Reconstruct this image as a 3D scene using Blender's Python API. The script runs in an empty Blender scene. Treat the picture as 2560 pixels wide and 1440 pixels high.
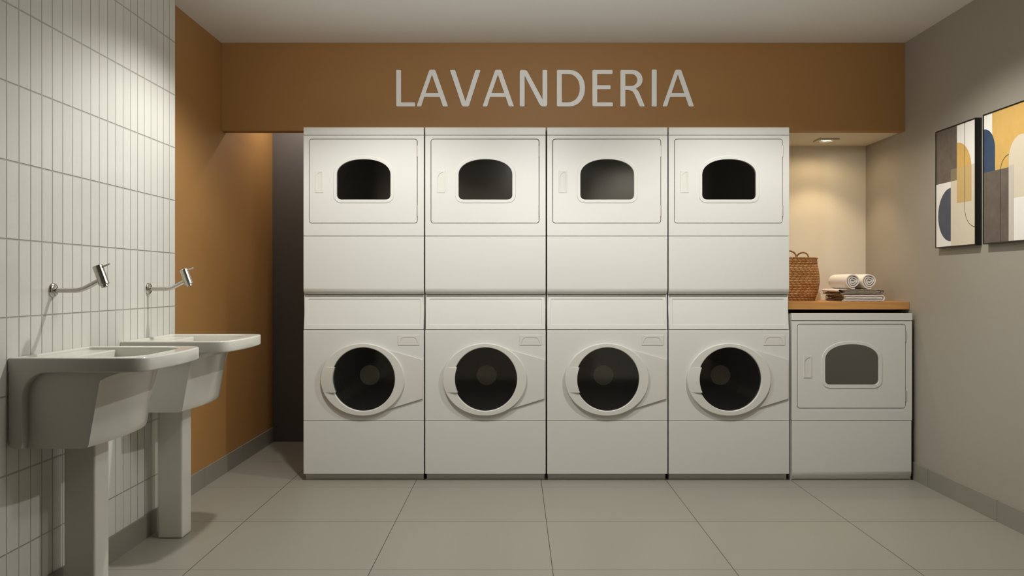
import bpy, bmesh, math, random
from mathutils import Vector, Matrix, noise
random.seed(7)
PI = math.pi
S = bpy.context.scene
COL = S.collection

# ------------------------------------------------------------------ camera
cd = bpy.data.cameras.new('camera'); cam = bpy.data.objects.new('camera', cd); COL.objects.link(cam)
cam.location = (0, 0, 1.11); cam.rotation_euler = (PI/2, 0, 0)
cd.sensor_width = 36; cd.lens = 36*2247/2560
cd.shift_x = -10/2560; cd.shift_y = -12/2560; cd.clip_start = .05
S.camera = cam

# ------------------------------------------------------------------ world, exposure, lamps
w = bpy.data.worlds.new('world'); S.world = w; w.use_nodes = True
w.node_tree.nodes['Background'].inputs[0].default_value = (1, .97, .9, 1)
w.node_tree.nodes['Background'].inputs[1].default_value = 0.0
S.view_settings.view_transform = 'Standard'; S.view_settings.look = 'None'
S.view_settings.exposure = 0.0; S.view_settings.gamma = 1.0; S.view_settings.use_curve_mapping = False

def spot(name, loc, power, size, blend, col, rad=.04, rot=(0, 0, 0)):
    l = bpy.data.lights.new(name, 'SPOT'); l.energy = power; l.spot_size = math.radians(size); l.spot_blend = blend
    l.color = col; l.shadow_soft_size = rad
    o = bpy.data.objects.new(name, l); o.location = loc; o.rotation_euler = rot; COL.objects.link(o); return o
WARM = (1.0, .992, .955)
for x in (-.70, 1.23):
    spot('ceiling_downlight_lamp', (x, 3.94, 2.485), 90, 144, .42, WARM, .035)
pl = bpy.data.lights.new('room_fill', 'POINT'); pl.energy = 15; pl.color = WARM; pl.shadow_soft_size = .08  # unseen point light added to brighten ceiling, beam and upper walls
po = bpy.data.objects.new('room_fill', pl); po.location = (.20, 2.95, 2.16); COL.objects.link(po)
spot('beam_fill', (.20, 2.85, 2.12), 34, 120, .75, WARM, .08, (math.radians(110), 0, 0))  # added spot without a fixture, lifts the beam, lettering and front ceiling
spot('recess_fill', (-1.42, 5.95, 2.47), 15, 150, .5, (1, .93, .84), .05)  # unseen source added to light the top of the left recess
NW = (1.0, .75, .46)
spot('niche_lamp', (1.905, 5.52, 1.972), 9.2, 98, .55, NW, .022)
spot('niche_lamp_core', (1.905, 5.52, 1.972), 9, 66, 1, NW, .022)
spot('niche_lamp_spill', (1.905, 5.52, 1.972), 3, 172, .5, NW, .022)

for x, p in ((-1.05, 6), (.15, 5), (1.35, 8)):      # unseen spots added to light the back wall reflected in the dryer glass
    spot('back_wall_fill', (x, .25, 2.46), p, 110, .8, WARM, .03, (math.radians(-42), 0, 0))
# ------------------------------------------------------------------ materials
def lin(c):
    return tuple(((v/255)/12.92 if v/255 <= .04045 else ((v/255+.055)/1.055)**2.4) for v in c) + (1,)
def new_mat(name):
    m = bpy.data.materials.new(name); m.use_nodes = True
    nt = m.node_tree; return m, nt, nt.nodes['Principled BSDF']
def N(nt, t, **kw):
    n = nt.nodes.new(t)
    for k, v in kw.items(): setattr(n, k, v)
    return n
def math_n(nt, op, a, b=None, c=None):
    n = N(nt, 'ShaderNodeMath', operation=op)
    for i, v in enumerate((a, b, c)):
        if v is None: continue
        if isinstance(v, (int, float)): n.inputs[i].default_value = v
        else: nt.links.new(v, n.inputs[i])
    return n.outputs[0]
def mixc(nt, fac, a, b):
    n = N(nt, 'ShaderNodeMix', data_type='RGBA')
    if isinstance(fac, (int, float)): n.inputs[0].default_value = fac
    else: nt.links.new(fac, n.inputs[0])
    for i, v in ((6, a), (7, b)):
        if isinstance(v, tuple): n.inputs[i].default_value = v
        else: nt.links.new(v, n.inputs[i])
    return n.outputs[2]
def bump(nt, p, h, strength=.3, dist=.002):
    b = N(nt, 'ShaderNodeBump'); b.inputs['Strength'].default_value = strength; b.inputs['Distance'].default_value = dist
    nt.links.new(h, b.inputs['Height']); nt.links.new(b.outputs[0], p.inputs['Normal'])
def noise_n(nt, scale, detail=3, vec=None, rough=.5):
    n = N(nt, 'ShaderNodeTexNoise'); n.inputs['Scale'].default_value = scale; n.inputs['Detail'].default_value = detail
    n.inputs['Roughness'].default_value = rough
    if vec is not None: nt.links.new(vec, n.inputs['Vector'])
    return n.outputs[0]
def objco(nt): return N(nt, 'ShaderNodeTexCoord').outputs['Object']
def M(name, rgb, rough=.5, metal=0, nscale=60, var=.03, bmp=.05, spec=.5, aniso=0):
    m, nt, p = new_mat(name)
    co = objco(nt); n = noise_n(nt, nscale, 4, co)
    c = lin(rgb); c2 = tuple(v*(1-var*2) for v in c[:3]) + (1,)
    nt.links.new(mixc(nt, n, c, c2), p.inputs['Base Color'])
    p.inputs['Roughness'].default_value = rough; p.inputs['Metallic'].default_value = metal
    p.inputs['Specular IOR Level'].default_value = spec
    if bmp: bump(nt, p, n, bmp, .001)
    return m
m_enamel = M('white_enamel', (219, 218, 212), .33, nscale=3, var=.01, bmp=0)
m_ring = M('white_plastic', (216, 214, 205), .38, nscale=4, var=.01, bmp=0)
m_ceramic = M('glazed_ceramic', (215, 213, 203), .16, nscale=5, var=.01, bmp=.02)
m_steel = M('brushed_steel', (196, 192, 184), .24, 1, nscale=120, var=.06, bmp=.03)
m_dark = M('dark_void', (20, 19, 17), .8)
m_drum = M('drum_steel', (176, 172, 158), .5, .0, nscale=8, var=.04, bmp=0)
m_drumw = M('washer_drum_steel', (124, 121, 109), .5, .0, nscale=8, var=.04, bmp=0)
m_gap_backing = M('dark_gap_backing', (70, 68, 62), .6)  # colour of the plate that darkens the dryer door joint like shade
m_hub = M('hub_grey', (224, 220, 208), .5, nscale=8, bmp=0)
m_brown = M('ochre_brown_paint', (166, 122, 69), .55, nscale=180, var=.015, bmp=.04)
m_grey = M('warm_grey_paint', (158, 151, 138), .5, nscale=150, var=.015, bmp=.05)
m_cream = M('cream_plaster', (224, 218, 202), .7, nscale=220, var=.03, bmp=.35)
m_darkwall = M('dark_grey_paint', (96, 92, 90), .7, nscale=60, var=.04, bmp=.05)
m_ceil = M('ceiling_paint', (240, 240, 238), .8, nscale=90, var=.01, bmp=.03)
m_letter = M('pale_grey_lettering', (250, 250, 248), .5, nscale=60, var=.01, bmp=0)
m_frame = M('black_frame', (18, 16, 14), .35)
m_towel = M('white_terry', (242, 238, 230), .95, nscale=700, var=.06, bmp=.6)
m_towel_g = M('greige_terry', (190, 180, 162), .95, nscale=500, var=.15, bmp=.8)
m_fringe = M('tan_fringe', (158, 130, 100), .95, nscale=400, var=.25, bmp=.8)
m_alu = M('satin_aluminium', (205, 200, 190), .35, .7)
m_switch = M('back_door_paint', (205, 200, 188), .5)

def glass(name, tint, fac, rough):
    m = bpy.data.materials.new(name); m.use_nodes = True; nt = m.node_tree
    for n in list(nt.nodes):
        if n.type != 'OUTPUT_MATERIAL': nt.nodes.remove(n)
    out = nt.nodes['Material Output']
    t = N(nt, 'ShaderNodeBsdfTransparent'); t.inputs[0].default_value = tint
    g = N(nt, 'ShaderNodeBsdfGlossy'); g.inputs['Roughness'].default_value = rough; g.inputs['Color'].default_value = (1, 1, 1, 1)
    f = N(nt, 'ShaderNodeFresnel'); f.inputs['IOR'].default_value = fac
    mx = N(nt, 'ShaderNodeMixShader'); nt.links.new(f.outputs[0], mx.inputs[0])
    nt.links.new(t.outputs[0], mx.inputs[1]); nt.links.new(g.outputs[0], mx.inputs[2]); nt.links.new(mx.outputs[0], out.inputs[0])
    return m
m_glass = glass('tinted_door_glass', (.72, .72, .68, 1), 3.2, .07)
m_glassd = glass('smoked_washer_glass', (.97, .96, .93, 1), 2.0, .05)

def emis(name, col, s):
    m = bpy.data.materials.new(name); m.use_nodes = True; p = m.node_tree.nodes['Principled BSDF']
    p.inputs['Emission Color'].default_value = col; p.inputs['Emission Strength'].default_value = s; return m
m_bulb = emis('lit_bulb', (1, .88, .68, 1), 12)

# grid-grooved surfaces: distance to the closest joint line along each axis
def groove(nt, comp, w, off):
    return math_n(nt, 'PINGPONG', math_n(nt, 'SUBTRACT', comp, off), w/2)
def grid_mat(name, rgb, joint, specs, jw, rough, soft=.0015, cellvar=.05, bstr=.6, bdist=.002, mottling=.05, mscale=4, wob=0):
    m, nt, p = new_mat(name); co = objco(nt)
    sep = N(nt, 'ShaderNodeSeparateXYZ'); nt.links.new(co, sep.inputs[0])
    d = None; cell = []
    for ax, wd, off in specs:
        g = groove(nt, sep.outputs[ax], wd, off); d = g if d is None else math_n(nt, 'MINIMUM', d, g)
        cell.append(math_n(nt, 'FLOOR', math_n(nt, 'DIVIDE', math_n(nt, 'SUBTRACT', sep.outputs[ax], off), wd)))
    mr = N(nt, 'ShaderNodeMapRange', interpolation_type='SMOOTHSTEP'); nt.links.new(d, mr.inputs[0])
    mr.inputs[1].default_value = jw*.5; mr.inputs[2].default_value = jw*.5+soft
    cx = N(nt, 'ShaderNodeCombineXYZ')
    for i, c in enumerate(cell): nt.links.new(c, cx.inputs[i])
    wn = N(nt, 'ShaderNodeTexWhiteNoise', noise_dimensions='3D'); nt.links.new(cx.outputs[0], wn.inputs[0])
    c = lin(rgb); ca = tuple(v*(1-cellvar) for v in c[:3])+(1,)
    base = mixc(nt, wn.outputs[0], ca, c)
    mo = noise_n(nt, mscale, 6, co, .6)
    base = mixc(nt, math_n(nt, 'MULTIPLY', mo, mottling*4), base, tuple(v*.72 for v in c[:3])+(1,))
    nt.links.new(mixc(nt, mr.outputs[0], lin(joint), base), p.inputs['Base Color'])
    p.inputs['Roughness'].default_value = rough
    h = math_n(nt, 'ADD', mr.outputs[0], math_n(nt, 'MULTIPLY', noise_n(nt, 30 if wob else 300, 3, co), wob or .05))
    bump(nt, p, h, bstr, bdist)
    return m
TY, TZ = .0705, .25
m_tile = grid_mat('white_strip_tile', (218, 217, 209), (174, 171, 162), ((1, TY, 4.259), (2, TZ, 1.0)), .0011, .22, .0035, .05, .75, .003, .012, 3, .25)
FT = .7034
m_floor = grid_mat('grey_porcelain_floor', (150, 146, 133), (64, 60, 52), ((0, FT, .1416), (1, FT, 4.890)), .0022, .42, .0008, .04, .5, .0015, .05, 3)
m_base = grid_mat('grey_skirting_tile', (138, 134, 122), (80, 76, 68), ((1, FT, 4.890),), .002, .45, .001, .03, .5, .0015, .05, 4)

def wood_mat():
    m, nt, p = new_mat('oak_worktop'); co = objco(nt)
    mp = N(nt, 'ShaderNodeMapping'); mp.inputs['Scale'].default_value = (1.2, 14, 22); nt.links.new(co, mp.inputs[0])
    n1 = noise_n(nt, 3, 6, mp.outputs[0], .6)
    mp2 = N(nt, 'ShaderNodeMapping'); mp2.inputs['Scale'].default_value = (3, 90, 120); nt.links.new(co, mp2.inputs[0])
    n2 = noise_n(nt, 4, 4, mp2.outputs[0], .6)
    a = mixc(nt, n1, lin((222, 168, 100)), lin((172, 118, 62)))
    b = mixc(nt, math_n(nt, 'MULTIPLY', n2, .35), a, lin((120, 74, 34)))
    nt.links.new(b, p.inputs['Base Color']); p.inputs['Roughness'].default_value = .45
    bump(nt, p, n2, .1, .001); return m
m_wood = wood_mat()

def wicker_mat(name, rows, cols, ca, cb):
    m, nt, p = new_mat(name)
    uv = N(nt, 'ShaderNodeTexCoord').outputs['UV']; sep = N(nt, 'ShaderNodeSeparateXYZ'); nt.links.new(uv, sep.inputs[0])
    v = math_n(nt, 'MULTIPLY', sep.outputs[1], rows); row = math_n(nt, 'FLOOR', v); fv = math_n(nt, 'FRACT', v)
    # stepped twill: each row shifts, reversing every few rows
    sh = math_n(nt, 'PINGPONG', row, 4)
    u = math_n(nt, 'ADD', math_n(nt, 'MULTIPLY', sep.outputs[0], cols), math_n(nt, 'MULTIPLY', sh, .27)); fu = math_n(nt, 'FRACT', u)
    hv = math_n(nt, 'SINE', math_n(nt, 'MULTIPLY', fv, PI)); hu = math_n(nt, 'SINE', math_n(nt, 'MULTIPLY', fu, PI))
    hu2 = math_n(nt, 'POWER', hu, .35); hv2 = math_n(nt, 'POWER', hv, .6)
    h = math_n(nt, 'MULTIPLY', hv2, hu2)
    wn = N(nt, 'ShaderNodeTexWhiteNoise', noise_dimensions='3D'); cx = N(nt, 'ShaderNodeCombineXYZ')
    nt.links.new(row, cx.inputs[0]); nt.links.new(math_n(nt, 'FLOOR', u), cx.inputs[1]); nt.links.new(cx.outputs[0], wn.inputs[0])
    c = mixc(nt, wn.outputs[0], lin(ca), lin(cb))
    c = mixc(nt, h, lin((92, 52, 24)), c)
    nt.links.new(c, p.inputs['Base Color']); p.inputs['Roughness'].default_value = .6
    bump(nt, p, h, .9, .004); return m
m_wick = wicker_mat('woven_seagrass', 26, 34, (232, 178, 112), (198, 138, 78))
m_wrap = wicker_mat('wrapped_seagrass', 40, 1, (214, 160, 100), (184, 128, 72))

def grunge(name, rgb, dark, amt=.35):
    m, nt, p = new_mat(name); co = objco(nt)
    n = noise_n(nt, 14, 8, co, .7)
    mr = N(nt, 'ShaderNodeMapRange'); nt.links.new(n, mr.inputs[0]); mr.inputs[1].default_value = .35; mr.inputs[2].default_value = .7
    nt.links.new(mixc(nt, math_n(nt, 'MULTIPLY', mr.outputs[0], amt), lin(rgb), lin(dark)), p.inputs['Base Color'])
    p.inputs['Roughness'].default_value = .5; return m
a_white = grunge('print_white', (236, 231, 222), (226, 220, 208), .3)
a_dark = grunge('print_charcoal', (88, 79, 70), (112, 102, 90), .8)
a_yel = grunge('print_ochre', (212, 172, 98), (200, 156, 80), .6)
a_navy = grunge('print_navy', (62, 70, 86), (82, 88, 100), .6)
a_blue = grunge('print_blue', (42, 62, 90), (60, 78, 102), .6)
a_beige = grunge('print_beige', (216, 204, 180), (208, 194, 168), .4)
a_olive = grunge('print_olive', (128, 117, 92), (138, 126, 100), .5)
a_tan = grunge('print_tan', (202, 170, 112), (194, 160, 100), .5)
a_mist = grunge('print_mist', (200, 190, 176), (192, 182, 168), .4)
a_line = M('print_line', (34, 28, 22), .6)

# ------------------------------------------------------------------ helpers
def tag(o, label=None, cat=None, group=None, kind=None):
    if label: o['label'] = label
    if cat: o['category'] = cat
    if group: o['group'] = group
    if kind: o['kind'] = kind
    return o
def empty(name, loc, label, cat, group=None, rz=0):
    o = bpy.data.objects.new(name, None); o.empty_display_size = .1; COL.objects.link(o)
    o.location = loc; o.rotation_euler = (0, 0, rz); return tag(o, label, cat, group)
def link(name, me, mats, parent=None, loc=None):
    o = bpy.data.objects.new(name, me); COL.objects.link(o)
    for m in (mats if isinstance(mats, (list, tuple)) else [mats]): me.materials.append(m)
    if parent: o.parent = parent
    if loc: o.location = loc
    return o
def finish(bm, name, mats, parent=None, smooth=True, ang=35, loc=None, doubles=True, flatdir=None, zonly=False):
    if doubles: bmesh.ops.remove_doubles(bm, verts=bm.verts, dist=1e-6)
    bmesh.ops.recalc_face_normals(bm, faces=bm.faces)
    me = bpy.data.meshes.new(name); bm.to_mesh(me); bm.free()
    if smooth:
        me.shade_smooth(); me.set_sharp_from_angle(angle=math.radians(ang))
        fd = Vector(flatdir).normalized() if flatdir else None
        for p in me.polygons:      # flat caps stay flat, rounded edges are smooth
            n_ = p.normal; p.use_smooth = not ((abs(n_.z) if zonly else max(abs(n_.x), abs(n_.y), abs(n_.z))) > .99995 or (fd and abs(n_.dot(fd)) > .9995))
    return link(name, me, mats, parent, loc)
def box(bm, x0, x1, y0, y1, z0, z1, bev=0, seg=2, mi=0):
    t = bmesh.new(); v = [t.verts.new((x, y, z)) for x in (x0, x1) for y in (y0, y1) for z in (z0, z1)]
    for f in ((0, 1, 3, 2), (4, 6, 7, 5), (0, 4, 5, 1), (2, 3, 7, 6), (0, 2, 6, 4), (1, 5, 7, 3)): t.faces.new([v[i] for i in f])
    if bev: bmesh.ops.bevel(t, geom=t.edges[:], offset=bev, segments=seg, profile=.6, affect='EDGES')
    merge(bm, t, mi=mi)
def merge(bm, t, mat=None, mi=0):
    if mat is not None: bmesh.ops.transform(t, matrix=mat, verts=t.verts)
    me = bpy.data.meshes.new('tmp'); t.to_mesh(me); t.free()
    n0 = len(bm.faces); bm.from_mesh(me); bpy.data.meshes.remove(me)
    if mi:
        bm.faces.ensure_lookup_table()
        for f in bm.faces[n0:]: f.material_index = mi
def rrect(u0, u1, v0, v1, r, n=6):
    pts = []
    rr = r if isinstance(r, (list, tuple)) else (r,)*4    # order: (u1,v0) (u1,v1) (u0,v1) (u0,v0)
    for (cu, cv, a0, q) in ((u1, v0, -90, rr[0]), (u1, v1, 0, rr[1]), (u0, v1, 90, rr[2]), (u0, v0, 180, rr[3])):
        if q <= 0: pts.append((cu, cv)); continue
        ccu = cu - q if cu == u1 else cu + q; ccv = cv - q if cv == v1 else cv + q
        for i in range(n+1):
            a = math.radians(a0 + 90*i/n); pts.append((ccu+q*math.cos(a), ccv+q*math.sin(a)))
    return pts
def ellipse(cu, cv, a, b, n=64): return [(cu+a*math.cos(2*PI*i/n), cv+b*math.sin(2*PI*i/n)) for i in range(n)]
def roundpoly(pts, r, n=4):
    out = []; L = len(pts)
    for i in range(L):
        p = Vector(pts[i]); a = Vector(pts[i-1]); b = Vector(pts[(i+1) % L])
        rr = r[i] if isinstance(r, (list, tuple)) else r
        d1 = (a-p); d2 = (b-p); q = min(rr, d1.length*.45, d2.length*.45)
        if q < 1e-6: out.append(tuple(p)); continue
        s = p+d1.normalized()*q; e = p+d2.normalized()*q
        for k in range(n+1):
            t = k/n; out.append(tuple(s*(1-t)**2+p*2*t*(1-t)+e*t*t))
    return out
XZ = Matrix(((1, 0, 0, 0), (0, 0, -1, 0), (0, 1, 0, 0), (0, 0, 0, 1)))       # (u,v,w)->(u,-w,v)
YZ = Matrix(((0, 0, 1, 0), (1, 0, 0, 0), (0, 1, 0, 0), (0, 0, 0, 1)))        # (u,v,w)->(w,u,v)
XY = Matrix.Identity(4)
def solid2d(loops, w0, w1, bev=0, frame=XZ, res=2):
    """bmesh of a flat slab bounded by 2D loops (nested loops are holes), from depth w0 to w1 in the frame's third axis"""
    cu = bpy.data.curves.new('c', 'CURVE'); cu.dimensions = '2D'; cu.fill_mode = 'BOTH'
    t = abs(w1-w0); bev = min(bev, t*.49)
    cu.extrude = t/2-bev; cu.bevel_depth = bev; cu.bevel_resolution = res; cu.offset = -bev
    for lp in loops:
        sp = cu.splines.new('POLY'); sp.points.add(len(lp)-1)
        for i, (u, v) in enumerate(lp): sp.points[i].co = (u, v, 0, 1)
        sp.use_cyclic_u = True
    o = bpy.data.objects.new('c', cu); COL.objects.link(o)
    dg = bpy.context.evaluated_depsgraph_get(); dg.update()
    me = bpy.data.meshes.new_from_object(o.evaluated_get(dg))
    bpy.data.objects.remove(o); bpy.data.curves.remove(cu)
    bm = bmesh.new(); bm.from_mesh(me); bpy.data.meshes.remove(me)
    bmesh.ops.translate(bm, vec=(0, 0, (w0+w1)/2), verts=bm.verts)
    bmesh.ops.transform(bm, matrix=frame, verts=bm.verts)
    bmesh.ops.remove_doubles(bm, verts=bm.verts, dist=1e-6)
    return bm
def plate(bm, loops, y0, y1, bev=0, res=2):   # XZ slab between world depths y0 < y1
    merge(bm, solid2d(loops, -y1, -y0, bev, XZ, res))
def slab(bm, loops, z0, z1, bev=0, res=2): merge(bm, solid2d(loops, z0, z1, bev, XY, res))
def tube(bm, pts, r, n=16, caps=True, radii=None):
    pts = [Vector(p) for p in pts]; rings = []
    up = None
    for i, p in enumerate(pts):
        d = (pts[min(i+1, len(pts)-1)]-pts[max(i-1, 0)]).normalized()
        if up is None: up = Vector((0, 0, 1)) if abs(d.z) < .9 else Vector((1, 0, 0))
        a = d.cross(up).normalized(); up = a.cross(d).normalized()
        rr = radii[i] if radii else r
        rings.append([bm.verts.new(p+a*rr*math.cos(2*PI*k/n)+up*rr*math.sin(2*PI*k/n)) for k in range(n)])
    for i in range(len(rings)-1):
        for k in range(n): bm.faces.new((rings[i][k], rings[i][(k+1) % n], rings[i+1][(k+1) % n], rings[i+1][k]))
    if caps: bm.faces.new(rings[0]); bm.faces.new(rings[-1])
def cyl_profile(bm, prof, origin, axis, n=32, close=True):
    """lathe: prof = [(radius, distance along axis)]"""
    o = Vector(origin); ax = Vector(axis).normalized()
    u = ax.cross(Vector((0, 0, 1)) if abs(ax.z) < .9 else Vector((1, 0, 0))).normalized(); v = ax.cross(u)
    rings = []
    for r, t in prof:
        if r < 1e-6: rings.append([bm.verts.new(o+ax*t)])
        else: rings.append([bm.verts.new(o+ax*t+(u*math.cos(2*PI*k/n)+v*math.sin(2*PI*k/n))*r) for k in range(n)])
    for a, b in zip(rings, rings[1:]):
        for k in range(n):
            k2 = (k+1) % n
            if len(a) == 1 and len(b) == 1: continue
            if len(a) == 1: bm.faces.new((a[0], b[k2], b[k]))
            elif len(b) == 1: bm.faces.new((a[k], a[k2], b[0]))
            else: bm.faces.new((a[k], a[k2], b[k2], b[k]))
def copy_tree(o, parent=None):
    c = o.copy(); COL.objects.link(c)
    if parent: c.parent = parent
    for ch in [x for x in bpy.data.objects if x.parent == o]: copy_tree(ch, c)
    return c

# ------------------------------------------------------------------ the room
XL, XR, XT = -1.705, 2.250, -1.615
ZC = 2.501; YB = 6.292; YN = 5.784; ZB = 1.9917; YK = -.30; YE = 4.259
def struct(name, mat, *boxes, bev=0):
    bm = bmesh.new()
    for b in boxes: box(bm, *b, bev=bev)
    return tag(finish(bm, name, mat, smooth=False, doubles=False), kind='structure')
struct('floor', m_floor, (XL-.1, XR+.1, 2.6, YB+.1, -.08, 0))
struct('floor_rear', m_darkwall, (XL-.1, XR+.1, YK-.1, 2.6, -.08, 0))  # unseen floor, made dark so little light bounces forward
struct('ceiling', m_ceil, (XL-.1, XR+.1, 2.6, YB+.1, ZC, ZC+.08))
struct('ceiling_rear', m_darkwall, (XL-.1, XR+.1, YK-.1, 2.6, ZC, ZC+.08))  # unseen rear ceiling, darkened to cut stray light
struct('wall_left', m_brown, (XL-.1, XL, YE-.02, YB+.1, 0, ZC))
struct('wall_left_tiled', m_tile, (XL-.1, XT, 2.3, YE, 0, ZC))
struct('wall_left_rear', m_darkwall, (XL-.1, XT, YK-.1, 2.3, 0, ZC))  # unseen stretch, dark to keep bounce light off the near sink
struct('wall_right', m_grey, (XR, XR+.1, 2.3, YB+.1, 0, ZC))
struct('wall_right_rear', m_darkwall, (XR, XR+.1, YK-.1, 2.3, 0, ZC))  # unseen, given a dark colour to absorb stray light
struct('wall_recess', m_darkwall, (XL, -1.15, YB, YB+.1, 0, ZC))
struct('wall_niche', m_cream, (-1.15, XR, YN, YB+.1, 0, ZC))
struct('trim_beam', m_brown, (XL, XR, 5.20, 5.285, ZB, ZC), bev=.002)
struct('ceiling_niche', m_cream, (-1.15, XR, 5.285, YN, ZB+.0006, ZC))
struct('wall_back', m_grey, (XL, .81, YK-.1, YK, 0, ZC), (1.90, XR, YK-.1, YK, 0, ZC), (.81, 1.90, YK-.1, YK, 2.47, ZC))
struct('baseboard_left', m_base, (XL, XL+.009, YE, YB, 0, .102), bev=.0015)
struct('baseboard_left_tiled', m_base, (XT, XT+.009, YK, YE, 0, .102), bev=.0015)
struct('baseboard_right', m_base, (XR-.009, XR, YK, YN, 0, .100), bev=.0015)
bm = bmesh.new()
plate(bm, [rrect(.81, 1.90, 0, 2.47, 0)], YK-.06, YK-.05)
door = tag(finish(bm, 'door_1', m_switch, smooth=False), kind='structure')
bm = bmesh.new()
for b in ((.81, .87, YK-.05, YK+.01, 0, 2.47), (1.85, 1.90, YK-.05, YK+.01, 0, 2.47), (.81, 1.90, YK-.05, YK+.01, 2.42, 2.47)): box(bm, *b)
finish(bm, 'door_frame', m_grey, door, smooth=False)

# wall lettering
def lettering():
    k = 1/(3.2*432.1)
    def P(pts): return [((960+x/3.2-1290)/432.1, 1.11+(708-140-y/3.2)/432.1) for x, y in pts]
    def arc(cx, cy, a, b, t0, t1, n=14, e=1.0):
        out = []
        for i in range(n+1):
            t = math.radians(t0+(t1-t0)*i/n); c, s = math.cos(t), math.sin(t)
            out.append((cx+a*math.copysign(abs(c)**e, c), cy-b*math.copysign(abs(s)**e, s)))
        return out
    A = [(261, 405), (364, 111), (410, 111), (513, 405), (472, 405), (446, 328), (322, 328), (298, 405)]
    Ah = [(384, 150), (435, 297), (334, 297)]
    rA = [9, 12, 12, 9, 9, 0, 0, 9]
    def sh(p, d): return [(x+d, y) for x, y in p]
    L = []
    L.append([roundpoly([(98, 112), (137, 112), (137, 372), (250, 372), (250, 405), (98, 405)], [8, 8, 0, 8, 8, 14])])
    for d in (0, 527, 1966): L.append([roundpoly(sh(A, d), rA), sh(Ah, d)])
    L.append([roundpoly([(527, 112), (569, 112), (652, 364), (732, 112), (773, 112), (678, 405), (626, 405)], [9, 9, 0, 9, 9, 12, 12])])
    L.append([roundpoly([(1086, 405), (1086, 112), (1140, 112), (1268, 348), (1268, 112), (1306, 112), (1306, 405), (1253, 405), (1125, 158), (1125, 405)], [8, 18, 22, 0, 8, 8, 20, 24, 0, 8])])
    L.append([roundpoly([(1383, 112)]+[(1470, 112)]+arc(1478, 258.5, 129, 146.5, 90, -90, 20, .93)+[(1470, 405), (1383, 405)], [10, 0]+[0]*21+[0, 10]),
              [(1422, 145), (1470, 145)]+arc(1470, 258.5, 96, 113.5, 88, -88, 18, .93)+[(1470, 372), (1422, 372)]])
    L.append([roundpoly([(1667, 112), (1828, 112), (1828, 145), (1705, 145), (1705, 235), (1812, 235), (1812, 267), (1705, 267), (1705, 372), (1830, 372), (1830, 404), (1667, 404)], [12, 9, 9, 0, 0, 9, 9, 0, 0, 9, 9, 12])])
    L.append([roundpoly([(1891, 405), (1891, 112)]+arc(1985, 190, 83, 78, 90, -40, 12)+[(2014, 262), (2036, 285), (2087, 405), (2045, 405), (2000, 300), (1984, 280), (1955, 273), (1930, 273), (1930, 405)],
                        [8, 12]+[0]*13+[4, 12, 9, 9, 12, 10, 6, 0, 8]), [(1930, 145)]+arc(1977, 193, 49, 48, 90, -90, 12)+[(1930, 241)]])
    L.append([roundpoly([(2141, 110), (2181, 110), (2181, 405), (2141, 405)], 8)])
    root = empty('wall_lettering', (0, 5.20, 2.25), 'pale grey LAVANDERIA lettering on the ochre brown beam above the machines', 'sign')
    for loops in L:
        bm = bmesh.new(); plate(bm, [P(l) for l in loops], -.005, -.0002, .0006, 1)
        bmesh.ops.translate(bm, vec=(0, 0, -2.25), verts=bm.verts)
        finish(bm, 'letter', m_letter, root)
lettering()

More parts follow.
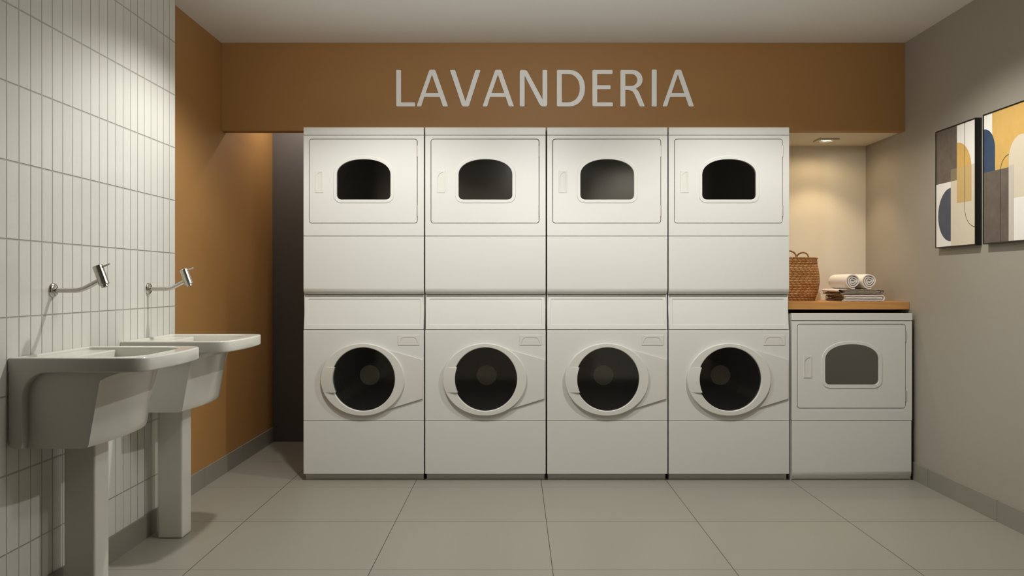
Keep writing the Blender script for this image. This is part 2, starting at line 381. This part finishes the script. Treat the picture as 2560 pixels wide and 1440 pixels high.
# ------------------------------------------------------------------ laundry machines (local: x from centre, y=0 at the front face, z up)
HW = .3383
def bar_profile(bm, prof, x0, x1):            # closed (y,z) outline extruded along x
    merge(bm, solid2d([prof], x0, x1, .0012, YZ, 1))
def win_shape(cz_top, z_side, z_bot, hw, r, grow=0):
    hw += grow; pts = []
    z_bot -= grow; cz_top += grow
    for i in range(7):
        a = math.radians(-90+90*i/6); pts.append((hw-r-grow+(r+grow)*math.cos(a), z_bot+r+grow+(r+grow)*math.sin(a)))
    for i in range(25):
        a = PI*i/24; pts.append((hw*math.copysign(abs(math.cos(a))**.92, math.cos(a)), z_side+(cz_top-z_side)*math.sin(a)**.95))
    for i in range(7):
        a = math.radians(180+90*i/6); pts.append((-hw+r+grow+(r+grow)*math.cos(a), z_bot+r+grow+(r+grow)*math.sin(a)))
    return pts
def dryer_front(root, z0, z1, zd):
    """front with hinged door; zd = world z of the door bottom; door is .472 tall"""
    dx0, dx1, dz0, dz1 = -.306, .301, zd, zd+.472
    bm = bmesh.new(); plate(bm, [rrect(-HW, HW, z0, z1, .002), rrect(dx0-.0016, dx1+.0016, dz0-.0016, dz1+.0016, .0155)], 0, .02, .0012)
    finish(bm, 'front_panel', m_enamel, root)
    W = (zd+.359, zd+.272, zd+.132, .151, .026)
    bm = bmesh.new(); plate(bm, [rrect(dx0+.0016, dx1-.0016, dz0+.0016, dz1-.0016, .0125), win_shape(*W, grow=.002)], -.001, .026, .0012)
    door = finish(bm, 'door', m_enamel, root)
    bm = bmesh.new(); plate(bm, [win_shape(*W, grow=.019), win_shape(*W)], -.0040, .010, .0020, 3)
    finish(bm, 'window_bezel', m_enamel, door)
    bm = bmesh.new(); plate(bm, [win_shape(*W, grow=.001)], .007, .010)
    finish(bm, 'window_glass', m_glass, door)
    bm = bmesh.new()                                    # flush pull: thin plate with a scooped pocket
    lz = zd+.175; lx = -.2455
    P_ = [(lx+.009, lz+.004), (lx+.009, lz+.112), (lx-.010, lz+.104), (lx-.021, lz+.088), (lx-.021, lz+.026), (lx-.017, lz+.012), (lx-.006, lz+.004)]
    P_ = roundpoly(P_, [0, 0, .006, .012, .008, .006, 0])
    plate(bm, [rrect(lx-.0265, lx+.0265-.008, lz-.004, lz+.119, .001), P_], -.0036, -.0008, .0007, 1)
    merge(bm, solid2d([P_], -.0006, .0012, 0, XZ), mi=0)
    finish(bm, 'door_pull', m_ring, door)
    for hz in (zd+.373, zd+.038):
        bm = bmesh.new(); cyl_profile(bm, [(0, 0), (.0036, 0), (.0036, .062), (0, .062)], (dx1, -.0008, hz), (0, 0, 1), 10)
        finish(bm, 'hinge', m_alu, door)
    # dark plate that stands in for shade in the door joint, and the drum
    zc = zd+.242
    bm = bmesh.new(); plate(bm, [rrect(dx0-.012, dx1+.012, dz0-.012, dz1+.012, .01), ellipse(0, zc, .205, .19, 48)], .027, .034)
    finish(bm, 'door_gap_backing', m_gap_backing, root)
    bm = bmesh.new()
    cyl_profile(bm, [(.19, .034), (.255, .045), (.255, .56), (.235, .585), (0, .60)], (0, 0, zc), (0, 1, 0), 56)
    drum = finish(bm, 'drum', m_drum, root, ang=25)
    for k in range(3):
        a = math.radians(-28+120*k); bm = bmesh.new()
        u = Vector((math.cos(a), 0, math.sin(a))); v = Vector((-math.sin(a), 0, math.cos(a)))
        prof = [(.254, -.045), (.222, -.02), (.205, 0), (.222, .02), (.254, .045)]
        ra = [bm.verts.new(u*r+v*t+Vector((0, .06, zc))) for r, t in prof]; rb = [bm.verts.new(u*r+v*t+Vector((0, .55, zc))) for r, t in prof]
        for i in range(4): bm.faces.new((ra[i], ra[i+1], rb[i+1], rb[i]))
        bm.faces.new(ra); bm.faces.new(rb)
        finish(bm, 'lifter', m_drum, drum, ang=60)

def cabinet(root, z0, z1, depth=.70):
    bm = bmesh.new()
    box(bm, -HW, -HW+.004, .021, depth, z0, z1); box(bm, HW-.004, HW, .021, depth, z0, z1)
    box(bm, -HW, HW, depth-.004, depth, z0, z1); box(bm, -HW, HW, .021, depth, z1-.004, z1)
    finish(bm, 'cabinet', m_enamel, root, smooth=False, doubles=False)

def stack():
    root = empty('stacked_washer_dryer', (0, 5.05, 0), 'x', 'washer dryer', 'stacked washer dryers in a row')
    cabinet(root, .036, 1.984)
    bm = bmesh.new(); box(bm, -.3325, .3325, .036, .66, 0, .0345); box(bm, -.3325, .3325, .033, .0365, 0, .0035)
    finish(bm, 'toe_kick', m_enamel, root, smooth=False)
    bm = bmesh.new(); plate(bm, [rrect(-HW, HW, .038, .3358, .002)], 0, .02, .0015); finish(bm, 'base_panel', m_enamel, root)
    zc = .572
    bm = bmesh.new(); plate(bm, [rrect(-HW, HW, .3385, .848, .002), ellipse(0, zc, .186, .186)], 0, .02, .0015)
    finish(bm, 'washer_front', m_enamel, root)
    # porthole door: egg-shaped ring
    bm = bmesh.new(); plate(bm, [ellipse(-.0035, zc-.002, .2345, .2035, 96), ellipse(0, zc, .1775, .1775, 96)], -.020, -.0005, .0045, 3)
    d = finish(bm, 'washer_door', m_ring, root, ang=50)
    bm = bmesh.new()      # grip on the left of the ring, thicker towards the glass
    zs = [(-.074+.140*i/12) for i in range(13)]; lo, li, fo, fi = [], [], [], []
    for z in zs:
        xo = -.0035-.2345*math.sqrt(1-((z+.002)/.2035)**2); xi = -math.sqrt(.1775**2-z*z)+.0065
        fo.append(bm.verts.new((xo+.004, -.0195, zc+z))); fi.append(bm.verts.new((xi, -.029, zc+z)))
        lo.append(bm.verts.new((xo+.004, -.01, zc+z))); li.append(bm.verts.new((xi, -.0065, zc+z)))
    for i in range(12):
        bm.faces.new((fo[i], fo[i+1], fi[i+1], fi[i])); bm.faces.new((fi[i], fi[i+1], li[i+1], li[i])); bm.faces.new((lo[i], lo[i+1], fo[i+1], fo[i]))
    bm.faces.new((fo[0], fi[0], li[0], lo[0])); bm.faces.new((fo[-1], fi[-1], li[-1], lo[-1]))
    finish(bm, 'handle', m_ring, d, ang=50)
    bm = bmesh.new(); plate(bm, [[(.06, .1885), (.098, .1765), (.331, .1085), (.331, -.110), (.13, -.172), (.06, -.1885)]+[(.192*math.cos(math.radians(a)), .192*math.sin(math.radians(a))) for a in range(-68, 69, 8)]], -.0085, -.0005, .0012)
    bmesh.ops.translate(bm, vec=(0, 0, zc), verts=bm.verts)
    finish(bm, 'hinge_cover', m_ring, d)
    bm = bmesh.new(); plate(bm, [ellipse(0, zc, .179, .179)], -.006, -.003); finish(bm, 'window_glass', m_glassd, d)
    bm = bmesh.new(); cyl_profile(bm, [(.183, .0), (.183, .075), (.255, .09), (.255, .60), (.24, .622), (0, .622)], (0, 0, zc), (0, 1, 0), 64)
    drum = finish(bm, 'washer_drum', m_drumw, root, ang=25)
    bm = bmesh.new(); cyl_profile(bm, [(.060, .621), (.0585, .214), (.0575, .212), (0, .212)], (0, 0, zc), (0, 1, 0), 48)
    finish(bm, 'drum_hub', m_hub, drum, ang=25)
    # flush grab plate top right
    bm = bmesh.new(); px0, px1, pz0, pz1 = .193, .314, .763, .818
    arch = roundpoly([(.202, .771), (.215, .805), (.292, .805), (.305, .771)], [.001, .012, .012, .001])
    plate(bm, [rrect(px0, px1, pz0, pz1, .001), arch], -.003, -.0003, .0008, 1)
    inner = roundpoly([(.203, .7715), (.216, .804), (.291, .804), (.304, .7715)], [.001, .012, .012, .001])
    merge(bm, solid2d([[(x, z) for x, z in arch]], .0, .0012, 0, XZ))
    merge(bm, solid2d([roundpoly([(.207, .772), (.219, .797), (.288, .797), (.300, .772)], [.001, .010, .010, .001])], .001, .0018, .0006, XZ))
    finish(bm, 'detergent_drawer', m_ring, root)
    # sloping console
    bm = bmesh.new()
    plate(bm, [rrect(-.3365, .3365, .851, 1.0435, .002), rrect(-.316, .316, .876, 1.0205, .006)], 0, .02, .001)
    plate(bm, [rrect(-.3185, .3185, .8735, 1.023, .005)], .0026, .012, 0)
    for v in bm.verts: v.co.y += (v.co.z-.851)*.16
    finish(bm, 'control_panel', m_enamel, root, flatdir=(0, -1, .16))
    bm = bmesh.new()
    bar_profile(bm, [(0, 1.3738), (0, 1.080), (.0015, 1.070), (.006, 1.060), (.013, 1.0515), (.022, 1.047), (.034, 1.047), (.034, 1.3738)], -HW, HW)
    finish(bm, 'lower_dryer_panel', m_enamel, root)
    dryer_front(root, 1.3765, 1.9405, 1.4475)
    bm = bmesh.new(); plate(bm, [rrect(-HW, HW, 1.9428, 1.9855, .002)], 0, .022, .0015); finish(bm, 'top_trim', m_enamel, root)
    return root
proto = stack()
labs = ['white stacked washer dryer beside the narrow dark recess, first from the left',
        'white stacked washer dryer below the letters A and V, second from the left',
        'white stacked washer dryer below the letters E, R and I, third from the left',
        'white stacked washer dryer beside the wicker basket niche, fourth from the left']
for i in range(4):
    r = proto if i == 0 else copy_tree(proto)
    r.location.x = -1.1955+.3395+.6843*i
    r['label'] = labs[i]

def single_dryer():
    root = empty('dryer', (1.8875, 5.05, 0), 'low white single dryer under the wooden shelf beside the right wall', 'dryer')
    cabinet(root, .0, .939, .69)
    bm = bmesh.new()
    bar_profile(bm, [(0, .3355), (0, .052), (.002, .040), (.008, .025), (.018, .010), (.026, .0005), (.05, .0005), (.05, .3355)], -HW+.003, HW-.004)
    finish(bm, 'pedestal_panel', m_enamel, root)
    dryer_front(root, .3385, .8985, .4075)
    bm = bmesh.new(); plate(bm, [rrect(-HW, HW, .9012, .9415, .002)], -.004, .022, .0018); finish(bm, 'top_trim', m_enamel, root)
single_dryer()

# ------------------------------------------------------------------ sinks
def sink():
    y0, y1 = -.275, .275      # local to the bowl centre; x,z world-like
    root = empty('laundry_sink', (XT+.0015, 3.128, 0), 'x', 'sink', 'ceramic laundry sinks on pedestals')
    # outline of the rim seen from above (x from the wall)
    X0, X1 = .0, .427
    out = []
    def front(y): return .424+.022*(1-(y/.275)**2)
    q = .055
    out.append((X0, y0)); out.append((X1-q-.012, y0))
    for i in range(1, 9):
        t = i/8; a = Vector((X1-q-.012, y0)); b = Vector((X1-.004, y0+.003)); c = Vector((front(y0+q), y0+q))
        p = a*(1-t)**2+b*2*t*(1-t)+c*t*t; out.append(tuple(p))
    for i in range(1, 16):
        y = y0+q+(y1-y0-2*q)*i/16; out.append((front(y), y))
    for i in range(0, 8):
        t = i/8; c = Vector((X1-q-.012, y1)); b = Vector((X1-.004, y1-.003)); a = Vector((front(y1-q), y1-q))
        out.append(tuple(a*(1-t)**2+b*2*t*(1-t)+c*t*t))
    out.append((X1-q-.012, y1)); out.append((X0, y1))
    ho = rrect(.016, .385, y0+.045, y1-.045, [.10, .10, .02, .02], 8)
    bm = bmesh.new(); slab(bm, [out, ho], .8256, .8726, .006, 3)
    rim = finish(bm, 'rim', m_ceramic, root, ang=50, zonly=True)
    bm = bmesh.new(); slab(bm, [rrect(.004, .118, y0+.03, y1-.03, .006)], .828, .862, .005, 3)
    finish(bm, 'tap_ledge', m_ceramic, root)
    # bowl interior
    bm = bmesh.new(); rings = []
    for x0, x1, yy, z, r in ((.110, .386, .2305, .834, .10), (.111, .350, .227, .8275, .09), (.112, .292, .224, .812, .06), (.113, .262, .221, .79, .05), (.117, .235, .212, .66, .05), (.130, .205, .19, .625, .04), (.15, .18, .06, .618, .012)):
        rings.append([bm.verts.new((u, v, z)) for u, v in rrect(x0, x1, -yy, yy, [r, r, r*.5, r*.5], 8)])
    for a, b in zip(rings, rings[1:]):
        n = len(a)
        for k in range(n): bm.faces.new((a[k], a[(k+1) % n], b[(k+1) % n], b[k]))
    bm.faces.new(rings[-1]); finish(bm, 'bowl', m_ceramic, root, ang=50)
    # outer body
    prof = [(.040, .828), (.365, .828), (.340, .822), (.300, .808), (.277, .796), (.275, .790), (.243, .606), (.240, .590), (.235, .5815), (.222, .5775), (.040, .5775)]
    ys = [-.240, -.238] + [-.232+.464*i/14 for i in range(15)] + [.2345, .232]
    bm = bmesh.new(); rings = []
    for i, y in enumerate(ys):
        t = max(-1, min(1, y/.232)); e = 0
        rnd = max(0, (t-.84)/.16)     # far lower corner is softer
        ring = []
        for x, z in prof:
            xx = x + (.022*(1-t*t) if x > .1 and z < .82 else 0)
            zz = z + (.022*rnd*rnd*min(1, (.70-z)/.12) if z < .65 else 0)
            xx -= (.010*rnd*rnd if x > .15 and z < .65 else 0)
            ring.append(bm.verts.new((xx, y, zz)))
        rings.append(ring)
    n = len(prof)
    for a, b in zip(rings, rings[1:]):
        for k in range(n): bm.faces.new((a[k], a[(k+1) % n], b[(k+1) % n], b[k]))
    bm.faces.new(rings[0]); bm.faces.new(rings[-1])
    finish(bm, 'basin', m_ceramic, root, ang=40)
    # L-shaped end flanges and wall plate
    bm = bmesh.new()
    fl = [(.0, .850), (.0, .615)]
    for i in range(7): a = math.radians(180+90*i/6); fl.append((.028+.028*math.cos(a), .608+.026*math.sin(a)))
    fl += [(.040, .582), (.046, .60), (.046, .72)]
    for i in range(9): a = math.radians(180-90*i/8); fl.append((.122+.076*math.cos(a), .7466+.079*math.sin(a)))
    fl += [(.19, .8256), (.19, .850)]
    plate(bm, [fl], y0+.0005, y0+.0425, .004, 3); plate(bm, [fl], y1-.0425, y1-.0005, .004, 3)
    box(bm, 0, .042, y0+.03, y1-.03, .583, .828)
    finish(bm, 'wall_flange', m_ceramic, root, ang=50)
    bm = bmesh.new(); box(bm, .055, .163, -.032, .078, 0, .60, bev=.010, seg=4)
    finish(bm, 'pedestal', m_ceramic, root, ang=50)
    return root
s1 = sink(); s1['label'] = 'white ceramic laundry sink on pedestal, nearer to the camera, against the tiled wall'
s2 = copy_tree(s1); s2.location.y = 3.128+.812; s2['label'] = 'white ceramic laundry sink on pedestal, farther one, next to the brown wall'

def tap():
    root = empty('wall_tap', (XT, 3.131, 1.086), 'x', 'tap', 'brushed steel wall taps')
    bm = bmesh.new(); cyl_profile(bm, [(0, 0), (.0255, 0), (.0255, .004), (.0235, .0065), (.0225, .0065), (.0225, .009), (.0195, .0115), (.009, .013), (0, .013)], (0, 0, 0), (1, 0, 0), 40)
    finish(bm, 'wall_flange', m_steel, root, ang=40)
    bm = bmesh.new(); pts = [(.008, 0, -.001), (.075, 0, -.001)]
    for i in range(1, 9):
        t = i/8; a = Vector((.075, 0, -.001)); b = Vector((.100, 0, -.001)); c = Vector((.122, 0, .011)); pts.append(tuple(a*(1-t)**2+b*2*t*(1-t)+c*t*t))
    pts.append((.164, 0, .0335)); tube(bm, pts, .0088, 20)
    finish(bm, 'spout_pipe', m_steel, root, ang=40)
    ax = Vector((-.36, 0, 1)).normalized(); o = Vector((.184, 0, .010))
    bm = bmesh.new(); cyl_profile(bm, [(0, 0), (.0095, 0), (.012, .0008), (.012, .008), (.0172, .009), (.0178, .010), (.0178, .0575), (.0172, .0580), (.0172, .0588), (.0178, .0593), (.0178, .078), (.0165, .0795), (0, .0795)], o, ax, 36)
    body = finish(bm, 'valve_body', m_steel, root, ang=30)
    bm = bmesh.new(); a = o+ax*.070; dr = Vector((.93, .0, .37)).normalized(); tube(bm, [a+dr*.012, a+dr*.020, a+dr*.042], .0034, 14)
    finish(bm, 'lever', m_steel, body, ang=40)
    return root
t1 = tap(); t1['label'] = 'brushed steel wall tap above the nearer sink'
t2 = copy_tree(t1); t2.location.y = 3.131+.812; t2['label'] = 'brushed steel wall tap above the farther sink'

# ------------------------------------------------------------------ shelf, basket, towels, niche lamp
SZ = 1.0026
bm = bmesh.new(); box(bm, 1.5425, XR-.001, 5.138, YN-.0005, .960, SZ, bev=.0012)
tag(finish(bm, 'wooden_shelf', m_wood, smooth=False), 'thick oak shelf in the niche above the single dryer', 'shelf')

def basket():
    root = empty('wicker_basket', (1.703, 5.52, SZ), 'woven orange brown basket with two loop handles on the wooden shelf', 'basket')
    ctrl = [(.1255, 0), (.127, .014), (.131, .02), (.140, .045), (.149, .08), (.1535, .115), (.153, .145), (.149, .18), (.143, .215), (.139, .24), (.138, .255)]
    def R(z):
        for (r0, z0), (r1, z1) in zip(ctrl, ctrl[1:]):
            if z <= z1: t = (z-z0)/(z1-z0); return r0+(r1-r0)*t
        return ctrl[-1][0]
    bm = bmesh.new(); uvl = bm.loops.layers.uv.new('UVMap'); n = 96; rows = 26*6; rings = []
    for j in range(rows+1):
        z = .255*j/rows; r = (R(z)+R(max(0, z-.006))+R(min(.255, z+.006)))/3 + .0016*abs(math.sin(PI*26*j/rows))
        rings.append([bm.verts.new((r*math.cos(2*PI*k/n), r*math.sin(2*PI*k/n), z)) for k in range(n)])
    for j in range(rows):
        for k in range(n):
            f = bm.faces.new((rings[j][k], rings[j][(k+1) % n], rings[j+1][(k+1) % n], rings[j+1][k]))
            for lp, (u, v) in zip(f.loops, ((k, j), (k+1, j), (k+1, j+1), (k, j+1))): lp[uvl].uv = (u/n, v/rows)
    inner = [[bm.verts.new((r*math.cos(2*PI*k/n), r*math.sin(2*PI*k/n), z)) for k in range(n)] for r, z in ((.131, .255), (.142, .13), (.12, .008))]
    for a, b in zip([rings[-1]]+inner, inner):
        for k in range(n): bm.faces.new((a[k], a[(k+1) % n], b[(k+1) % n], b[k]))
    bm.faces.new(inner[-1]); bm.faces.new(rings[0])
    body = finish(bm, 'basket_body', m_wick, root, ang=60, doubles=False)
    def wrapped(pts, r, name, closed=False, turns=40):
        bm = bmesh.new(); uvl = bm.loops.layers.uv.new('UVMap'); m = 10; P = [Vector(p) for p in pts]; L = len(P); rings = []
        for i in range(L):
            d = (P[(i+1) % L]-P[i-1]) if closed else (P[min(i+1, L-1)]-P[max(i-1, 0)]); d.normalize()
            a = d.cross(Vector((.01, .02, 1)) if abs(d.z) < .95 else Vector((1, 0, 0))).normalized(); b = a.cross(d)
            rings.append([bm.verts.new(P[i]+a*r*math.cos(2*PI*k/m)+b*r*math.sin(2*PI*k/m)) for k in range(m)])
        for i in range(L if closed else L-1):
            for k in range(m):
                f = bm.faces.new((rings[i][k], rings[i][(k+1) % m], rings[(i+1) % L][(k+1) % m], rings[(i+1) % L][k]))
                for lp, (u, v) in zip(f.loops, ((k, i), (k+1, i), (k+1, i+1), (k, i+1))): lp[uvl].uv = (u/m, v/L*turns/40)
        return finish(bm, name, m_wrap, root, ang=60, doubles=False)
    wrapped([(.1375*math.cos(2*PI*i/96), .1375*math.sin(2*PI*i/96), .258) for i in range(96)], .0062, 'rim', True, 160)
    def handle(a0, a1, h):
        pts = []
        for i in range(19):
            t = i/18; a = a0+(a1-a0)*(.5-.5*math.cos(PI*t)); r = .137
            pts.append((r*math.cos(a), r*math.sin(a), .258+h*math.sin(PI*t)**.8))
        wrapped(pts, .0052, 'handle', False, 34)
    handle(math.radians(65), math.radians(31), .041)
    handle(math.radians(-140), math.radians(-100), .044)
basket()

def extr(bm, path, th, ya, yb, ny=24, amp=.0006, freq=60, seed=0, mi=0):
    """a cloth ribbon: 2D path in x,z given thickness th, run from ya to yb in depth with a little waviness"""
    P = [Vector(p) for p in path]; L = len(P); outer, inner = [], []
    for i in range(L):
        d = (P[min(i+1, L-1)]-P[max(i-1, 0)]).normalized(); nn = Vector((-d.y, d.x)); outer.append(P[i]+nn*th/2); inner.append(P[i]-nn*th/2)
    # rounded ends
    loop = outer+inner[::-1]; rows = []
    for j in range(ny+1):
        t = j/ny; y = ya+(yb-ya)*t; end = min(t, 1-t)*ny
        sc = .55 if end == 0 else (.9 if end < 1.5 else 1.0)
        row = []
        for k, p in enumerate(loop):
            i = k if k < L else 2*L-1-k; c = P[i]; q = c+(p-c)*sc
            w_ = noise.noise(Vector((q.x*freq*.4, y*freq*.25+seed, c.y*freq))); w2 = noise.noise(Vector((c.x*freq, seed+5, c.y*freq*2)))
            row.append(bm.verts.new((q.x+amp*w_*.5, y+amp*2*w2*(1 if end < 1.5 else 0)+(.0012 if j == 1 and 0 else 0), q.y+amp*w_)))
        rows.append(row)
    n = len(loop)
    for a, b in zip(rows, rows[1:]):
        for k in range(n):
            f = bm.faces.new((a[k], a[(k+1) % n], b[(k+1) % n], b[k])); f.material_index = mi
    for row in (rows[0], rows[-1]):
        for i in range(L-1):
            f = bm.faces.new((row[i], row[i+1], row[n-2-i], row[n-1-i])); f.material_index = mi
def U(x0, x1, zc, r, side=1, n=8, wav=.0, sd=0):
    """folded sheet path: from the open end along the bottom, around the fold, back along the top"""
    pts = []; m = 26
    for i in range(m+1):
        x = x0+(x1-r-x0)*i/m; pts.append((x, zc-r+wav*noise.noise(Vector((x*45, sd, 1)))))
    for i in range(1, n): a = -PI/2+PI*i/n; pts.append((x1-r+r*math.cos(a), zc+r*math.sin(a)))
    for i in range(m+1):
        x = x1-r+(x0-x1+r)*i/m; pts.append((x, zc+r+wav*noise.noise(Vector((x*45, sd+3, 2)))))
    return pts
# lower folded towel
bm = bmesh.new(); z = SZ+.0191
for r, th, x0, x1, sd in ((.0146, .0088, 1.936, 2.174, 1), (.0049, .0088, 1.944, 2.160, 2)):
    extr(bm, U(x0, x1, z, r, wav=.0012, sd=sd), th, 5.300, 5.610, amp=.0007, seed=sd)
lt = finish(bm, 'folded_towel', m_towel, ang=60, doubles=False)
tag(lt, 'smooth white folded towel lying directly on the wooden shelf under the ruffled one', 'towel', 'folded towels on the wooden shelf')
bm = bmesh.new()
for k in range(4):
    pts = [(1.928+random.uniform(-.003, .004)+.028*i/6, z-.0125+.0082*k+random.uniform(-.001, .001)) for i in range(7)]
    extr(bm, pts, .0030, 5.335, 5.608, 70, .0035, 220, k*7)
finish(bm, 'fringe', m_fringe, lt, ang=60, doubles=False)
# upper ruffled towel
bm = bmesh.new(); z = SZ+.0404+.0150
for i, (r, x0, x1) in enumerate(((.0128, 1.924, 2.172), (.0088, 1.930, 2.164), (.0050, 1.936, 2.156), (.0015, 1.94, 2.146))):
    extr(bm, U(x0, x1, z, r, wav=.0020, sd=i*9), .0031, 5.297, 5.612, 60, .0016, 150, i*5+2)
ut = finish(bm, 'ruffled_towel', m_towel_g, ang=60, doubles=False)
tag(ut, 'thin folded towel with crinkled greyish edges between the rolls and the lowest towel', 'towel', 'folded towels on the wooden shelf')
bm = bmesh.new()
for k in range(3):
    pts = [(1.916+random.uniform(-.003, .004)+.028*i/6, z-.012+.0078*k+random.uniform(-.001, .001)) for i in range(7)]
    extr(bm, pts, .0028, 5.335, 5.608, 70, .0035, 220, k*7+40)
finish(bm, 'fringe', m_fringe, ut, ang=60, doubles=False)
bm = bmesh.new()        # soft outer fold on the left of the crinkled towel
extr(bm, [(1.912+.012*(1-math.cos(a))-.002, z+.0075+.0075*math.sin(a)) for a in [PI*(-.25+.75*i/8) for i in range(9)]]+[(1.95, z+.0150), (1.975, z+.0150)], .0042, 5.325, 5.61, 30, .0015, 60, 3)
finish(bm, 'outer_fold', m_towel, ut, ang=60, doubles=False)
# rolled towels
RZ = z+.0155+.0483
def roll():
    bm = bmesh.new(); path = []; turns = 3.35; n = 170; R0 = .0434
    for i in range(n+1):
        t = i/n; a = -PI*.42 - 2*PI*turns*t
        r = R0-.0121*turns*t*.98
        r += .0021*math.sin(3*a+1.2*t)*min(1, t*2.4)*(1 if r > .006 else 0)
        path.append((r*math.cos(a), r*math.sin(a)*1.0))
    extr(bm, path, .0100, 0, .30, 26, .0005, 50, 4)
    return finish(bm, 'rolled_towel', m_towel, ang=60, doubles=False)
r1 = roll(); r1.location = (1.987, 5.297, RZ)
tag(r1, 'rolled white towel with spiral end, the one nearer the basket', 'towel', 'rolled white towels on the folded stack')
r2 = r1.copy(); COL.objects.link(r2); r2.location = (2.0835, 5.297, RZ)
r2['label'] = 'rolled white towel with spiral end, the one nearer the right wall'

dl = empty('niche_downlight', (1.905, 5.52, ZB), 'small square recessed downlight lit in the niche ceiling above the basket', 'lamp')
bm = bmesh.new(); slab(bm, [rrect(-.061, .061, -.061, .061, .001), ellipse(0, 0, .040, .040, 40)], -.010, -.0002, .001); finish(bm, 'frame', m_alu, dl)
bm = bmesh.new(); cyl_profile(bm, [(.040, -.008), (.036, -.0055), (.033, -.0035)], (0, 0, 0), (0, 0, 1), 40); finish(bm, 'reflector', m_steel, dl)
bm = bmesh.new(); cyl_profile(bm, [(.034, -.0036), (.028, -.0048), (0, -.0062)], (0, 0, 0), (0, 0, 1), 40); finish(bm, 'bulb', m_bulb, dl)

# ------------------------------------------------------------------ framed prints on the right wall  (s = along the wall towards the camera, t = up)
def picture(yfar, width, label, shapes, mats, lines):
    H = .616; D = .030; fr = .006
    root = empty('framed_print', (XR, yfar, 1.294), label, 'picture', 'abstract framed prints on the right wall')
    def YZs(loop): return [(-s, t) for s, t in loop]
    bm = bmesh.new(); merge(bm, solid2d([YZs(rrect(0, width, 0, H, 0)), YZs(rrect(fr, width-fr, fr, H-fr, 0))], -D-.002, -.0005, .0006, YZ, 1))
    box(bm, -.012, -.0006, -width+.004, -.004, .004, H-.004)
    finish(bm, 'frame', m_frame, root, ang=30)
    bm = bmesh.new(); x = -D+.001; lay = 0
    box(bm, x, x+.006, -width+fr-.001, -fr+.001, fr-.001, H-fr+.001)
    clipd = lambda lp: [(min(max(s, fr), width-fr), min(max(t, fr), H-fr)) for s, t in lp]
    for mi, lp in shapes:
        lay += 1; t_ = bmesh.new(); xx = x-.00012*lay
        f = t_.faces.new([t_.verts.new((xx, -s, t)) for s, t in clipd(lp)]); merge(bm, t_, mi=mi)
    for pts in lines:
        lay += 1; xx = x-.00012*lay; t_ = bmesh.new(); P = [Vector(p) for p in pts]; a, b = [], []
        for i, p in enumerate(P):
            d = (P[min(i+1, len(P)-1)]-P[max(i-1, 0)]).normalized(); nn = Vector((-d.y, d.x))*.0014
            a.append(t_.verts.new((xx, -(p+nn).x, (p+nn).y))); b.append(t_.verts.new((xx, -(p-nn).x, (p-nn).y)))
        for i in range(len(P)-1): t_.faces.new((a[i], a[i+1], b[i+1], b[i]))
        merge(bm, t_, mi=len(mats)-1)
    me = finish(bm, 'canvas', mats, root, smooth=False, doubles=False)
def qa(cx, cy, r, a0, a1, n=20): return [(cx+r*math.cos(math.radians(a0+(a1-a0)*i/n)), cy+r*math.sin(math.radians(a0+(a1-a0)*i/n))) for i in range(n+1)]
def rc(s0, s1, t0, t1): return [(s0, t0), (s1, t0), (s1, t1), (s0, t1)]
mats1 = [a_white, a_dark, a_yel, a_beige, a_navy, a_olive, a_tan, a_line]
picture(4.756, .415, 'framed abstract print nearer the corner, charcoal block top left and navy half circle', [
    (1, rc(0, .228, .335, .616)), (3, rc(.165, .415, 0, .396)), (5, rc(.165, .228, .335, .396)),
    (2, [(.228, .219), (.373, .219)]+qa(.228, .377, .145, 0, 90)), (6, rc(.228, .373, .219, .396)),
    (4, qa(.165, .167, .136, 90, 270, 36))], mats1,
    [[(.308, .61), (.308, .217)]+qa(.411, .194, .103, 180, 268)])
mats2 = [a_white, a_dark, a_yel, a_beige, a_blue, a_mist, a_line]
picture(4.271, .415, 'framed abstract print cut by the right image edge, blue arch and ochre ground', [
    (2, rc(.079, .415, .2, .616)), (4, [(0, .33), (.104, .33)]+qa(0, .441, .104, 0, 90)),
    (1, rc(0, .22, 0, .339)), (3, [(.22, .19), (.42, .19)]+qa(.32, .3726, .1, 0, 180)),
    (0, rc(.22, .415, 0, .196)), (5, rc(.22, .263, 0, .345))], mats2,
    [[(.151, .006), (.151, .325)]+qa(.222, .325, .071, 180, 92)])
